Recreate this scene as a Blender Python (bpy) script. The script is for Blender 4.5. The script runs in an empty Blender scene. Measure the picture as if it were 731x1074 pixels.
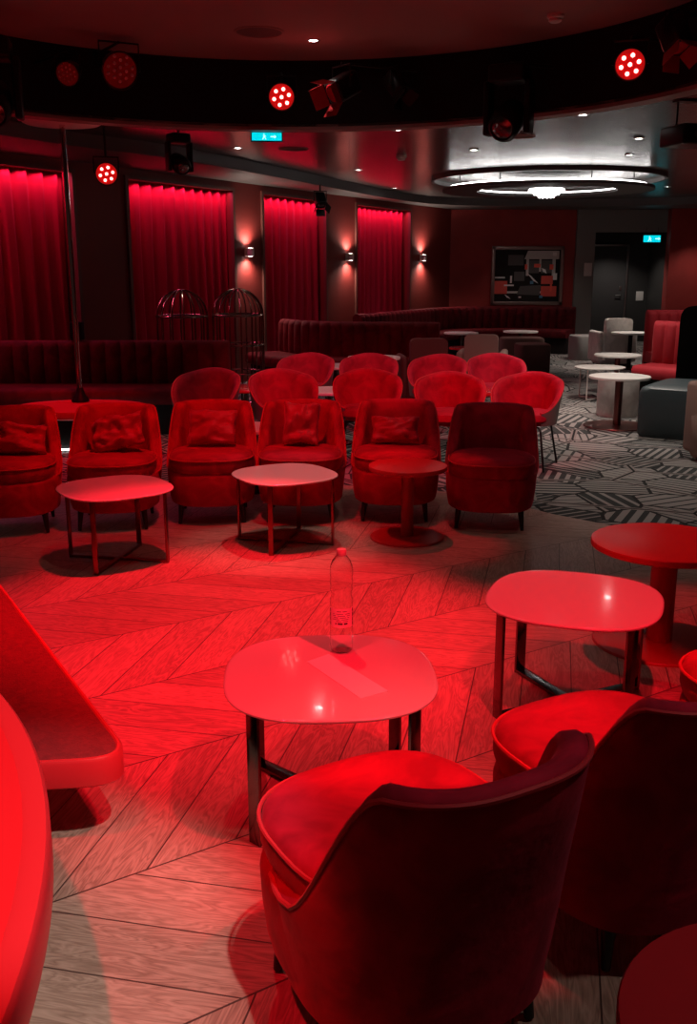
import bpy, bmesh, math, random
from mathutils import Vector, Matrix, noise
PI=math.pi; R=math.radians
rnd=random.Random(7)
sc=bpy.context.scene; C=sc.collection

# ---------------------------------------------------------------- materials
M={}
def mat(name,col,rough=.5,metal=0,spec=.5,sheen=0,sheent=None,trans=0,ior=1.45,emit=None,es=0,coat=0,bump=None,mottle=None,alpha=1,sub=0):
    m=bpy.data.materials.new(name); m.use_nodes=True; nt=m.node_tree; b=nt.nodes['Principled BSDF']
    b.inputs['Base Color'].default_value=(*col,1); b.inputs['Roughness'].default_value=rough
    b.inputs['Metallic'].default_value=metal; b.inputs['Specular IOR Level'].default_value=spec
    b.inputs['Transmission Weight'].default_value=trans; b.inputs['IOR'].default_value=ior
    b.inputs['Coat Weight'].default_value=coat; b.inputs['Alpha'].default_value=alpha
    if sheen:
        b.inputs['Sheen Weight'].default_value=sheen; b.inputs['Sheen Roughness'].default_value=.35
        b.inputs['Sheen Tint'].default_value=(*(sheent or col),1)
    if emit: b.inputs['Emission Color'].default_value=(*emit,1); b.inputs['Emission Strength'].default_value=es
    tc=None
    if bump or mottle: tc=nt.nodes.new('ShaderNodeTexCoord')
    if mottle:      # (scale, amount) pile direction variation
        n=nt.nodes.new('ShaderNodeTexNoise'); n.inputs['Scale'].default_value=mottle[0]; n.inputs['Detail'].default_value=3
        n.inputs['Distortion'].default_value=1.2
        nt.links.new(tc.outputs['Object'],n.inputs['Vector'])
        r=nt.nodes.new('ShaderNodeValToRGB'); a=mottle[1]
        r.color_ramp.elements[0].position=.35; r.color_ramp.elements[1].position=.65
        r.color_ramp.elements[0].color=(*[c*(1-a) for c in col],1); r.color_ramp.elements[1].color=(*[min(1,c*(1+a)) for c in col],1)
        nt.links.new(n.outputs['Fac'],r.inputs['Fac']); nt.links.new(r.outputs['Color'],b.inputs['Base Color'])
    if bump:        # (scale, strength)
        n=nt.nodes.new('ShaderNodeTexNoise'); n.inputs['Scale'].default_value=bump[0]; n.inputs['Detail'].default_value=2
        nt.links.new(tc.outputs['Object'],n.inputs['Vector'])
        bp=nt.nodes.new('ShaderNodeBump'); bp.inputs['Strength'].default_value=bump[1]; bp.inputs['Distance'].default_value=.01
        nt.links.new(n.outputs['Fac'],bp.inputs['Height']); nt.links.new(bp.outputs['Normal'],b.inputs['Normal'])
    M[name]=m; return m
mat('velvet',(.42,.010,.035),.75,sheen=.18,sheent=(1,.15,.25),mottle=(6,.25),bump=(30,.25),spec=.15)
mat('velvet_dark',(.30,.008,.018),.8,sheen=.25,sheent=(.9,.1,.15),mottle=(7,.3),spec=.15)
mat('velvet_piping',(.55,.02,.035),.6,sheen=.3,sheent=(1,.2,.25),spec=.3)
mat('bench_velvet',(.11,.006,.010),.75,sheen=.2,sheent=(.8,.1,.12),mottle=(5,.3),spec=.2)
mat('booth_red',(.36,.02,.03),.7,sheen=.2,sheent=(1,.3,.3),spec=.2)
mat('shell_grey',(.16,.13,.12),.7,sheen=.2,sheent=(.6,.5,.5))
mat('pillow',(.46,.012,.045),.5,sheen=.3,sheent=(1,.15,.3),bump=(14,.5),spec=.4)
mat('black_leg',(.012,.010,.010),.35)
mat('black_metal',(.02,.018,.018),.35,metal=.6)
mat('black_matte',(.012,.011,.011),.8,spec=.2)
mat('chrome',(.75,.72,.72),.12,metal=1)
mat('dark_chrome',(.16,.13,.13),.16,metal=1)
mat('brass',(.34,.24,.19),.22,metal=1)
mat('bronze',(.25,.10,.09),.3,metal=1)
mat('white_glass',(.70,.64,.64),.10,spec=.6,coat=.4)
mat('glass_edge',(.85,.80,.80),.25)
mat('red_top',(.52,.02,.03),.28,spec=.5)
mat('red_gloss',(.62,.02,.03),.22,spec=.5,coat=.3)
mat('red_metal',(.38,.02,.025),.35,spec=.5)
mat('white_top',(.86,.84,.80),.3)
mat('stage_top',(.60,.012,.02),.35,spec=.5,coat=.2)
mat('stage_carpet',(.20,.010,.016),.9,bump=(220,.6),mottle=(40,.15))
mat('stage_rim',(.55,.02,.03),.35)
mat('wall_red',(.32,.03,.026),.65,bump=(60,.1),mottle=(1.5,.1))
mat('wall_brown',(.21,.024,.020),.6,bump=(90,.15))
mat('wall_grey',(.20,.20,.19),.6)
mat('wall_dark',(.03,.03,.03),.6)
mat('trim_wood',(.16,.05,.04),.5)
mat('curtain',(.50,.015,.05),.75,sheen=.2,sheent=(1,.2,.3),spec=.1)
mat('coffer_disc',(.36,.19,.17),.7)
mat('coffer_black',(.010,.008,.008),.7,spec=.2)
mat('soffit',(.10,.09,.088),.5)
mat('ceiling_rim',(.30,.20,.18),.5)
mat('led_white',(1,1,1),.5,emit=(1,.96,.92),es=30)
mat('cove_white',(1,1,1),.5,emit=(1,.97,.95),es=10)
mat('lamp_glow',(1,1,1),.5,emit=(1,.93,.85),es=12)
mat('crystal',(1,1,1),.2,emit=(1,.98,.95),es=5)
mat('led_red',(1,.1,.1),.5,emit=(1,.06,.05),es=14)
mat('led_red_hot',(1,.3,.3),.5,emit=(1,.16,.14),es=12)
mat('lens_red',(.14,.006,.006),.2,emit=(1,.01,.01),es=.03)
mat('lens_lit',(.5,.01,.01),.2,emit=(1,.01,.01),es=.35)
mat('exit_cyan',(0,.4,.45),.5,emit=(.0,.72,.85),es=1.0)
mat('exit_mark',(.5,1,1),.5,emit=(.5,1,1),es=1.2)
mat('white_plastic',(.75,.68,.64),.5)
mat('speaker_grille',(.16,.09,.08),.8)
mat('teal_leather',(.045,.065,.072),.45,spec=.5,bump=(25,.2))
mat('booth_black',(.006,.006,.006),.8,spec=.1)
mat('taupe',(.30,.20,.17),.8,sheen=.2,sheent=(.6,.5,.45))
mat('brown_fabric',(.11,.05,.042),.8,sheen=.2,sheent=(.4,.3,.25))
mat('grey_fabric',(.25,.24,.23),.85)
mat('pale_fabric',(.62,.59,.56),.85,bump=(50,.2),mottle=(6,.12))
mat('door_dark',(.05,.05,.052),.35)
mat('plate_satin',(.85,.78,.75),.4); mat('diode_off',(.9,.5,.5),.3); mat('steel',(.5,.5,.5),.3,metal=1)  # diode_off is pale pink in place of glints on unlit diodes
mat('frame_silver',(.34,.24,.22),.35,metal=.7)
mat('paper',(.95,.92,.90),.6)
mat('sheet_dark',(.02,.02,.02),.15); mat('sheet_grey',(.62,.62,.60),.3); mat('sheet_mid',(.10,.10,.10),.3)
mat('sheet_white',(.85,.85,.85),.4); mat('sheet_red',(.75,.10,.08),.4); mat('sheet_blue',(.1,.3,.5),.4); mat('sheet_hot',(.9,.12,.08),.4)
# thin PET
def pet():
    m=bpy.data.materials.new('clear_plastic'); m.use_nodes=True; nt=m.node_tree; b=nt.nodes['Principled BSDF']
    b.inputs['Base Color'].default_value=(1,.97,.97,1); b.inputs['Roughness'].default_value=.04
    b.inputs['Transmission Weight'].default_value=1; b.inputs['IOR'].default_value=1.25; b.inputs['Specular IOR Level'].default_value=.9
    M['pet']=m
pet()
def nodes(name):
    m=bpy.data.materials.new(name); m.use_nodes=True; nt=m.node_tree; b=nt.nodes['Principled BSDF']
    def N(t,**k):
        n=nt.nodes.new(t)
        for a,v in k.items(): setattr(n,a,v)
        return n
    def MT(op,a,b2=None,c=None):
        n=nt.nodes.new('ShaderNodeMath'); n.operation=op
        for i,v in enumerate((a,b2,c)):
            if v is None: continue
            if isinstance(v,(int,float)): n.inputs[i].default_value=v
            else: nt.links.new(v,n.inputs[i])
        return n.outputs[0]
    M[name]=m; return m,nt,b,N,MT
# chevron oak floor
m,nt,b,N,MT=nodes('chevron_wood')
tc=N('ShaderNodeTexCoord'); mp=N('ShaderNodeMapping'); mp.inputs['Rotation'].default_value=(0,0,-R(33)); 
nt.links.new(tc.outputs['Object'],mp.inputs['Vector']); sp=N('ShaderNodeSeparateXYZ'); nt.links.new(mp.outputs[0],sp.inputs[0])
W=.575; off=.04
u=sp.outputs['X']; v=MT('DIVIDE',MT('ADD',sp.outputs['Y'],off),W)
col=MT('FLOOR',v); fr=MT('SUBTRACT',v,col); par=MT('MODULO',MT('ABSOLUTE',col),2)
sgn=MT('SUBTRACT',MT('MULTIPLY',par,2),1)
d=MT('MULTIPLY',MT('MULTIPLY',fr,W),MT('MULTIPLY',sgn,1.0))
s_=MT('ADD',u,d); pw=.27
pi_=MT('DIVIDE',s_,pw); pid=MT('FLOOR',pi_); pf=MT('SUBTRACT',pi_,pid)
# local coordinate along the plank
al=MT('SUBTRACT',u,MT('MULTIPLY',d,1.0)); ac=s_
cb=N('ShaderNodeCombineXYZ'); nt.links.new(MT('MULTIPLY',al,1.3),cb.inputs[0]); nt.links.new(MT('MULTIPLY',ac,9.0),cb.inputs[1])
nt.links.new(MT('ADD',MT('MULTIPLY',pid,3.7),MT('MULTIPLY',col,11.3)),cb.inputs[2])
n1=N('ShaderNodeTexNoise'); n1.inputs['Scale'].default_value=1.6; n1.inputs['Detail'].default_value=4; n1.inputs['Distortion'].default_value=.9
nt.links.new(cb.outputs[0],n1.inputs['Vector'])
rings=MT('FRACT',MT('MULTIPLY',n1.outputs['Fac'],9)); 
rg=MT('ABSOLUTE',MT('SUBTRACT',rings,.5))
cb2=N('ShaderNodeCombineXYZ'); nt.links.new(MT('MULTIPLY',al,3),cb2.inputs[0]); nt.links.new(MT('MULTIPLY',ac,70),cb2.inputs[1]); nt.links.new(pid,cb2.inputs[2])
n2=N('ShaderNodeTexNoise'); n2.inputs['Scale'].default_value=2.5; n2.inputs['Detail'].default_value=3
nt.links.new(cb2.outputs[0],n2.inputs['Vector'])
wn=N('ShaderNodeTexWhiteNoise',noise_dimensions='2D'); cb3=N('ShaderNodeCombineXYZ'); nt.links.new(pid,cb3.inputs[0]); nt.links.new(col,cb3.inputs[1]); nt.links.new(cb3.outputs[0],wn.inputs['Vector'])
g=MT('ADD',MT('MULTIPLY',rg,.85),MT('MULTIPLY',n2.outputs['Fac'],.55)); g=MT('ADD',g,MT('MULTIPLY',MT('SUBTRACT',wn.outputs['Value'],.5),.22))
rp=N('ShaderNodeValToRGB'); rp.color_ramp.elements[0].position=.1; rp.color_ramp.elements[1].position=.85
rp.color_ramp.elements[0].color=(.20,.12,.09,1); rp.color_ramp.elements[1].color=(.50,.34,.275,1)
nt.links.new(g,rp.inputs['Fac'])
# gaps
ed=MT('MINIMUM',pf,MT('SUBTRACT',1,pf)); gap1=MT('LESS_THAN',ed,.012); ed2=MT('MINIMUM',fr,MT('SUBTRACT',1,fr)); gap2=MT('LESS_THAN',ed2,.005)
gap=MT('MAXIMUM',gap1,gap2)
mx=N('ShaderNodeMixRGB'); nt.links.new(gap,mx.inputs[0]); nt.links.new(rp.outputs[0],mx.inputs[1]); mx.inputs[2].default_value=(.07,.035,.03,1)
nt.links.new(mx.outputs[0],b.inputs['Base Color']); b.inputs['Roughness'].default_value=.42; b.inputs['Specular IOR Level'].default_value=.35
bp=N('ShaderNodeBump'); bp.inputs['Strength'].default_value=.15; bp.inputs['Distance'].default_value=.004; nt.links.new(g,bp.inputs['Height']); nt.links.new(bp.outputs[0],b.inputs['Normal'])
# geometric carpet
m,nt,b,N,MT=nodes('geo_carpet')
tc=N('ShaderNodeTexCoord')
def vor(scale,feat,rot=0.):
    mp=N('ShaderNodeMapping'); mp.inputs['Rotation'].default_value=(0,0,rot); mp.inputs['Scale'].default_value=(1,1,1); nt.links.new(tc.outputs['Object'],mp.inputs['Vector'])
    v=N('ShaderNodeTexVoronoi'); v.feature=feat; v.voronoi_dimensions='2D'; v.inputs['Scale'].default_value=scale; v.distance='EUCLIDEAN' if feat!='F1' else 'EUCLIDEAN'
    nt.links.new(mp.outputs[0],v.inputs['Vector']); return v
v1=vor(2.3,'F1'); v1e=vor(2.3,'DISTANCE_TO_EDGE')
sp=N('ShaderNodeSeparateXYZ'); nt.links.new(tc.outputs['Object'],sp.inputs[0]); sc3=N('ShaderNodeSeparateColor'); nt.links.new(v1.outputs['Color'],sc3.inputs[0])
ang=MT('MULTIPLY',sc3.outputs[0],6.283)
st=MT('ADD',MT('MULTIPLY',sp.outputs[0],MT('COSINE',ang)),MT('MULTIPLY',sp.outputs[1],MT('SINE',ang)))
freq=MT('ADD',MT('MULTIPLY',sc3.outputs[1],9),9)
stripe=MT('FRACT',MT('MULTIPLY',st,freq))
thr=MT('ADD',MT('MULTIPLY',sc3.outputs[2],.65),.15)
onoff=MT('GREATER_THAN',stripe,thr)
edge=MT('LESS_THAN',v1e.outputs['Distance'],.03)
v2=vor(1.15,'F1',.6); v2e=vor(1.15,'DISTANCE_TO_EDGE',.6); edge2=MT('LESS_THAN',v2e.outputs['Distance'],.035); edge2b=MT('LESS_THAN',v2e.outputs['Distance'],.012)
mxa=N('ShaderNodeMixRGB'); nt.links.new(onoff,mxa.inputs[0]); mxa.inputs[1].default_value=(.05,.055,.055,1); mxa.inputs[2].default_value=(.30,.285,.27,1)
mxb=N('ShaderNodeMixRGB'); nt.links.new(edge,mxb.inputs[0]); nt.links.new(mxa.outputs[0],mxb.inputs[1]); mxb.inputs[2].default_value=(.03,.03,.03,1)
mxc=N('ShaderNodeMixRGB'); nt.links.new(edge2,mxc.inputs[0]); nt.links.new(mxb.outputs[0],mxc.inputs[1]); mxc.inputs[2].default_value=(.25,.22,.21,1)
mxd=N('ShaderNodeMixRGB'); nt.links.new(edge2b,mxd.inputs[0]); nt.links.new(mxc.outputs[0],mxd.inputs[1]); mxd.inputs[2].default_value=(.02,.02,.02,1)
nt.links.new(mxd.outputs[0],b.inputs['Base Color']); b.inputs['Roughness'].default_value=.95; b.inputs['Specular IOR Level'].default_value=.1
# polished dark metal ceiling panels
m,nt,b,N,MT=nodes('ceiling_panel')
tc=N('ShaderNodeTexCoord'); sp=N('ShaderNodeSeparateXYZ'); nt.links.new(tc.outputs['Object'],sp.inputs[0])
pxx=MT('FRACT',MT('DIVIDE',sp.outputs[0],1.2)); pyy=MT('FRACT',MT('DIVIDE',sp.outputs[1],.6))
gp=MT('MAXIMUM',MT('LESS_THAN',pxx,.012),MT('LESS_THAN',pyy,.02))
mx=N('ShaderNodeMixRGB'); nt.links.new(gp,mx.inputs[0]); mx.inputs[1].default_value=(.30,.27,.26,1); mx.inputs[2].default_value=(.05,.04,.04,1)
nt.links.new(mx.outputs[0],b.inputs['Base Color']); b.inputs['Metallic'].default_value=.85; b.inputs['Roughness'].default_value=.24
n=N('ShaderNodeTexNoise'); n.inputs['Scale'].default_value=1.5; nt.links.new(tc.outputs['Object'],n.inputs['Vector'])
bp=N('ShaderNodeBump'); bp.inputs['Strength'].default_value=.25; bp.inputs['Distance'].default_value=.02; nt.links.new(n.outputs['Fac'],bp.inputs['Height']); nt.links.new(bp.outputs[0],b.inputs['Normal'])

# ---------------------------------------------------------------- mesh helpers
def box(bm,c,s,rz=0,bev=0,rx=0,ry=0):
    r=bmesh.ops.create_cube(bm,size=1); vs=r['verts']
    bmesh.ops.scale(bm,vec=s,verts=vs)
    if bev:
        es=list({e for v in vs for e in v.link_edges}); rr=bmesh.ops.bevel(bm,geom=es,offset=bev,segments=3,affect='EDGES',profile=.5)
        vs=list({v for f in rr['faces'] for v in f.verts}|{v for v in vs if v.is_valid})
        seen=set(vs); st=list(vs)
        while st:
            v=st.pop()
            for e in v.link_edges:
                o=e.other_vert(v)
                if o not in seen: seen.add(o); st.append(o)
        vs=list(seen)
    mt=Matrix.Translation(c)@Matrix.Rotation(rz,4,'Z')@Matrix.Rotation(ry,4,'Y')@Matrix.Rotation(rx,4,'X')
    bmesh.ops.transform(bm,matrix=mt,verts=vs)
def loft(bm,rings,closed=True,cap0=True,cap1=True):
    V=[[bm.verts.new(p) for p in r] for r in rings]; n=len(V[0])
    for a,b_ in zip(V,V[1:]):
        for i in range(n if closed else n-1):
            j=(i+1)%n
            try: bm.faces.new((a[i],a[j],b_[j],b_[i]))
            except ValueError: pass
    if closed and cap0: bm.faces.new(list(reversed(V[0])))
    if closed and cap1: bm.faces.new(V[-1])
    return V
def sup(a,b_,n,z,cx=0,cy=0,k=40,rot=0):
    o=[]
    for i in range(k):
        t=2*PI*i/k; c,s=math.cos(t),math.sin(t)
        x=a*abs(c)**(2/n)*(1 if c>=0 else -1); y=b_*abs(s)**(2/n)*(1 if s>=0 else -1)
        o.append((cx+x*math.cos(rot)-y*math.sin(rot),cy+x*math.sin(rot)+y*math.cos(rot),z))
    return o
def slab(bm,a,b_,n,z0,z1,cx=0,cy=0,k=64,rot=0,r=.004):
    r=min(r,(z1-z0)/2*.9)
    loft(bm,[sup(a-r,b_-r,n,z0,cx,cy,k,rot),sup(a,b_,n,z0+r,cx,cy,k,rot),sup(a,b_,n,z1-r,cx,cy,k,rot),sup(a-r*.7,b_-r*.7,n,z1-r*.25,cx,cy,k,rot),sup(a-2*r,b_-2*r,n,z1,cx,cy,k,rot),sup(a-3*r,b_-3*r,n,z1,cx,cy,k,rot),sup(a-6*r,b_-6*r,n,z1,cx,cy,k,rot)])
def lathe(bm,prof,k=32,cx=0,cy=0,cap0=True,cap1=True):
    loft(bm,[[(cx+r*math.cos(2*PI*i/k),cy+r*math.sin(2*PI*i/k),z) for i in range(k)] for r,z in prof],True,cap0,cap1)
def tube(bm,pts,r,k=8,close=False,r1=None):
    pts=[Vector(p) for p in pts]; n=len(pts); rings=[]; up=Vector((0,0,1)); prev=None
    for i,p in enumerate(pts):
        if close: t=(pts[(i+1)%n]-pts[i-1]).normalized()
        else: t=(pts[min(i+1,n-1)]-pts[max(i-1,0)]).normalized()
        if prev is None:
            a=t.cross(up); 
            if a.length<.05: a=t.cross(Vector((1,0,0)))
            a.normalize()
        else:
            a=prev-t*prev.dot(t)
            if a.length<1e-4: a=t.orthogonal()
            a.normalize()
        prev=a; b_=t.cross(a); rr=r if r1 is None else r+(r1-r)*i/(n-1)
        rings.append([p+a*rr*math.cos(2*PI*j/k)+b_*rr*math.sin(2*PI*j/k) for j in range(k)])
    if close:
        V=[[bm.verts.new(p) for p in q] for q in rings]
        # align last to first
        off=min(range(k),key=lambda o:(V[-1][0].co-V[0][o].co).length)
        for a in range(n):
            b2=(a+1)%n
            for j in range(k):
                o=off if b2==0 else 0
                try: bm.faces.new((V[a][j],V[a][(j+1)%k],V[b2][(j+1+o)%k],V[b2][(j+o)%k]))
                except ValueError: pass
    else: loft(bm,rings)
def B(): return bmesh.new()
def obj(name,bm,material,parent=None,smooth=True,angle=40):
    bmesh.ops.recalc_face_normals(bm,faces=bm.faces[:])
    me=bpy.data.meshes.new(name); bm.to_mesh(me); bm.free()
    for mm in (material if isinstance(material,(list,tuple)) else [material]): me.materials.append(M[mm])
    if smooth:
        for p in me.polygons: p.use_smooth=True
        try: me.set_sharp_from_angle(angle=R(angle))
        except Exception: pass
    o=bpy.data.objects.new(name,me); C.objects.link(o)
    if parent: o.parent=parent
    return o
def tag(o,label,cat,group=None,kind=None):
    if label: o['label']=label
    if cat: o['category']=cat
    if group: o['group']=group
    if kind: o['kind']=kind
    return o
def thing(name,label,cat,loc=(0,0,0),rz=0,group=None):
    o=bpy.data.objects.new(name,None); C.objects.link(o); o.empty_display_size=.1
    o.location=loc; o.rotation_euler=(0,0,rz); return tag(o,label,cat,group)
def kids(o): return [c for c in C.objects if c.parent==o]
def dup(root,loc,rz,label,group=None):
    r=root.copy(); C.objects.link(r); r.location=loc; r.rotation_euler=(0,0,rz); r['label']=label
    if group: r['group']=group
    for ch in kids(root):
        c=ch.copy(); C.objects.link(c); c.parent=r
        for g in kids(ch):
            d=g.copy(); C.objects.link(d); d.parent=c
    return r
def struct(name,bm,m,smooth=False): 
    o=obj(name,bm,m,None,smooth); o['kind']='structure'; return o
def poly_prism(bm,pts,z0,z1,bev=0):
    a=[bm.verts.new((x,y,z0)) for x,y in pts]; b_=[bm.verts.new((x,y,z1)) for x,y in pts]; n=len(pts)
    bm.faces.new(list(reversed(a))); bm.faces.new(b_)
    for i in range(n): bm.faces.new((a[i],a[(i+1)%n],b_[(i+1)%n],b_[i]))
def roundpoly(pts,r,k=8):
    out=[]; n=len(pts)
    for i,p in enumerate(pts):
        rr=r[i] if isinstance(r,(list,tuple)) else r
        p=Vector(p); a=(Vector(pts[i-1])-p); b_=(Vector(pts[(i+1)%n])-p)
        if rr<=0: out.append(tuple(p)); continue
        rr_=min(rr,a.length*.45,b_.length*.45); A=p+a.normalized()*rr_; Bp=p+b_.normalized()*rr_
        for j in range(k+1):
            t=j/k; q=A*(1-t)**2+p*2*t*(1-t)+Bp*t*t; out.append(tuple(q))
    return out
def offs(pts,d):   # inward offset, polygon counter-clockwise
    out=[]; n=len(pts)
    for i in range(n):
        p0,p1,p2=Vector(pts[i-1]),Vector(pts[i]),Vector(pts[(i+1)%n])
        t=(p2-p0).normalized(); out.append((p1.x-t.y*d,p1.y+t.x*d))
    return out

# ---------------------------------------------------------------- camera
cam=bpy.data.cameras.new('camera'); co=bpy.data.objects.new('camera',cam); C.objects.link(co); sc.camera=co
cam.sensor_fit='VERTICAL'; cam.sensor_height=36; cam.lens=1020/1074*36
co.location=(0,0,1.6); co.rotation_euler=(PI/2-math.atan(257/1020),0,0); cam.clip_start=.05

# ---------------------------------------------------------------- room shell
ZC=2.85; ZS=2.72; ZT=3.41; CC=(-.5,6.43); CR=3.1
bm=B(); poly_prism(bm,[(-5,-1.2),(7.6,-1.2),(7.6,24),(-5,24)],-.1,0)
f=struct('floor',bm,'geo_carpet'); f['label']='grey geometric patterned carpet floor'
edge=[(-4.9,7.3),(-3,7.25),(-1.5,7.25),(0,7.15),(.7,6.95),(1.1,6.62),(1.36,6.28),(1.68,5.98),(2.1,5.83),(2.7,5.78),(4.4,5.7)]
bm=B(); poly_prism(bm,[(-4.9,-1.1),(4.4,-1.1)]+edge[::-1],.0,.004)
w=struct('floor_wood',bm,'chevron_wood'); w.name='floor'
# left wall with curtained openings
W0=Vector((-3.51,10.35,0)); U=Vector((.55,1,0)).normalized(); NRM=Vector((U.y,-U.x,0)); WA=math.atan2(U.y,U.x)
def wp(s,d=0,z=0): p=W0+U*s+NRM*d; return Vector((p.x,p.y,z))
def wbox(bm,s0,s1,z0,z1,d0,d1,bev=0):
    c=wp((s0+s1)/2,(d0+d1)/2,(z0+z1)/2); box(bm,c,(s1-s0,abs(d1-d0),z1-z0),WA,bev)
opens=[(-2.6,.97),(1.88,3.98),(4.74,6.5),(7.55,9.62)]
bm=B()
cuts=[-3.4]+[x for o in opens for x in o]+[11.75]
for i in range(0,len(cuts),2): wbox(bm,cuts[i],cuts[i+1],0,ZC,-.30,0)
for a,b_ in opens: wbox(bm,a,b_,2.60,ZC,-.30,0)
wbox(bm,-3.4,11.75,0,ZC,-.36,-.30)
struct('wall_left',bm,'wall_brown')
# jamb trims
for k,(a,b_) in enumerate(opens):
    bm=B()
    wbox(bm,b_-.001,b_+.05,0,2.60,-.02,.03); wbox(bm,a-.05,a+.001,0,2.60,-.02,.03); wbox(bm,a-.05,b_+.05,2.60,2.64,-.02,.03)
    struct('trim_%d'%(k+1),bm,'trim_wood')
# back wall, alcove
bm=B(); box(bm,(3.33,20.6,ZC/2),(2.56,.2,ZC)); 
struct('wall_back',bm,'wall_red')
bm=B()
box(bm,(4.80,20.5,ZC/2),(.38,.2,ZC)); box(bm,(5.72,20.5,2.57),(1.46,.2,.57))
box(bm,(4.95,21.2,ZC/2),(.12,1.3,ZC))
struct('wall_alcove',bm,'wall_grey')
bm=B(); box(bm,(5.8,22,ZC/2),(1.9,.2,ZC)); box(bm,(6.6,21.4,ZC/2),(.1,1.6,ZC)); box(bm,(5.8,21.2,2.40),(1.6,1.5,.05))
struct('wall_passage',bm,'wall_dark')
bm=B(); box(bm,(6.98,20.2,ZC/2),(1.16,.25,ZC)); struct('wall_right_back',bm,'wall_red')
bm=B(); box(bm,(7.6,11,ZC/2),(.15,18.6,ZC)); struct('wall_right',bm,'wall_red')
# ceiling with round coffer
K=96
def ringpt(r,i,z): t=2*PI*i/K; return (CC[0]+r*math.cos(t),CC[1]+r*math.sin(t),z)
bm=B(); inner=[bm.verts.new(ringpt(CR,i,ZC)) for i in range(K)]; outer=[]
x0,x1,y0,y1=-5,7.6,-1.2,22.2
for i in range(K):
    t=2*PI*i/K; c,s=math.cos(t),math.sin(t); q=[]
    if c>1e-6: q.append((x1-CC[0])/c)
    if c<-1e-6: q.append((x0-CC[0])/c)
    if s>1e-6: q.append((y1-CC[1])/s)
    if s<-1e-6: q.append((y0-CC[1])/s)
    l=min(q); outer.append(bm.verts.new((CC[0]+l*c,CC[1]+l*s,ZC)))
for i in range(K): bm.faces.new((inner[i],inner[(i+1)%K],outer[(i+1)%K],outer[i]))
struct('ceiling',bm,'ceiling_panel')
bm=B(); loft(bm,[[ringpt(CR,i,ZC-.001) for i in range(K)],[ringpt(CR,i,ZT) for i in range(K)]],cap0=False,cap1=False); loft(bm,[[ringpt(CR+.1,i,ZC+.02) for i in range(K)],[ringpt(CR+.1,i,ZT) for i in range(K)]],cap0=False,cap1=False)
struct('ceiling_coffer_side',bm,'coffer_black',True).name='trim_5'
bm=B(); loft(bm,[[ringpt(CR+.1,i,ZT) for i in range(K)],[ringpt(CR+.1,i,ZT+.05) for i in range(K)]]); struct('ceiling_coffer',bm,'coffer_disc').name='ceiling_coffer'
bm=B(); 
loft(bm,[[ringpt(CR+.0,i,ZC-.03) for i in range(K)],[ringpt(CR+.16,i,ZC-.03) for i in range(K)],[ringpt(CR+.16,i,ZC) for i in range(K)]],cap0=False,cap1=False)
loft(bm,[[ringpt(CR+.0,i,ZC-.03) for i in range(K)],[ringpt(CR+.0,i,ZC+.02) for i in range(K)]],cap0=False,cap1=False)
struct('trim_6',bm,'ceiling_rim',True)
# perimeter soffit
inn=[(-4.6,4.5),(-3.9,6.6),(-3.3,8.4),(-2.65,9.8),(-1.85,11.0),(-.95,13.1),(.0,15.5),(.75,17.3),(1.6,18.7),(2.6,19.2),(4.0,19.35),(5.6,19.1),(6.8,18.2),(7.52,17.0)]
def smooth_poly(p,k=6):
    o=[]; P=[Vector(q) for q in p]
    for i in range(len(P)-1):
        a,b_,c,d=P[max(i-1,0)],P[i],P[i+1],P[min(i+2,len(P)-1)]
        for j in range(k):
            t=j/k; o.append(.5*((2*b_)+(c-a)*t+(2*a-5*b_+4*c-d)*t*t+(3*b_-a-3*c+d)*t**3))
    o.append(P[-1]); return [tuple(q) for q in o]
inn=smooth_poly(inn); cen=(0,12)
bm=B(); prev=None
wallc=wp(11.75,.02)
def outp(p):
    x,y=p; t=max(-8,min(11.7,(Vector((x,y,0))-W0).dot(U)))
    if x<1.6: q=wp(t,.0); return (q.x,q.y)
    return (max(x,2.12) if x<6.8 else 7.52, 20.48 if x<7 else y)
for i in range(len(inn)-1):
    p,q=inn[i],inn[i+1]; a,b_=outp(p),outp(q)
    vs=[bm.verts.new(c) for c in ((p[0],p[1],ZS),(q[0],q[1],ZS),(b_[0],b_[1],ZS),(a[0],a[1],ZS))]; bm.faces.new(vs)
    vs=[bm.verts.new(c) for c in ((p[0],p[1],ZS),(q[0],q[1],ZS),(q[0],q[1],ZC-.002),(p[0],p[1],ZC-.002))]; bm.faces.new(vs)
struct('ceiling_soffit',bm,'soffit').name='trim_7'

# ---------------------------------------------------------------- curtains
names=['red pleated curtain at the far left behind the dance pole','red pleated curtain behind the two birdcages','red pleated curtain between the first and second wall sconces','narrow red pleated curtain nearest the back corner']
for k,(a,b_) in enumerate(opens):
    bm=B(); a_,b2=a+.01,b_-.01; n=int((b2-a_)/.012); rows=[]
    ph=rnd.random()*6
    fold=[]
    for j in range(n+1):
        s=a_+(b2-a_)*j/n
        x=s*2*PI/.20+ph+1.5*math.sin(s*3.1+ph)
        fold.append((s,.75*math.sin(x)+.25*math.sin(2.1*x+1)+.2*math.sin(s*5)))
    for z in (2.60,2.5,2.2,1.8,1.2,.6,.03):
        amp=.030+.02*(2.6-z)/2.6
        rows.append([wp(s+.012*math.sin(z*2+j*.05),-.115+amp*f_,z) for j,(s,f_) in enumerate(fold)])
    loft(bm,rows,closed=False)
    o=obj('curtain',bm,'curtain'); md=o.modifiers.new('s','SOLIDIFY'); md.thickness=.006
    tag(o,names[k],'curtain','red curtains along the left wall')

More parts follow.
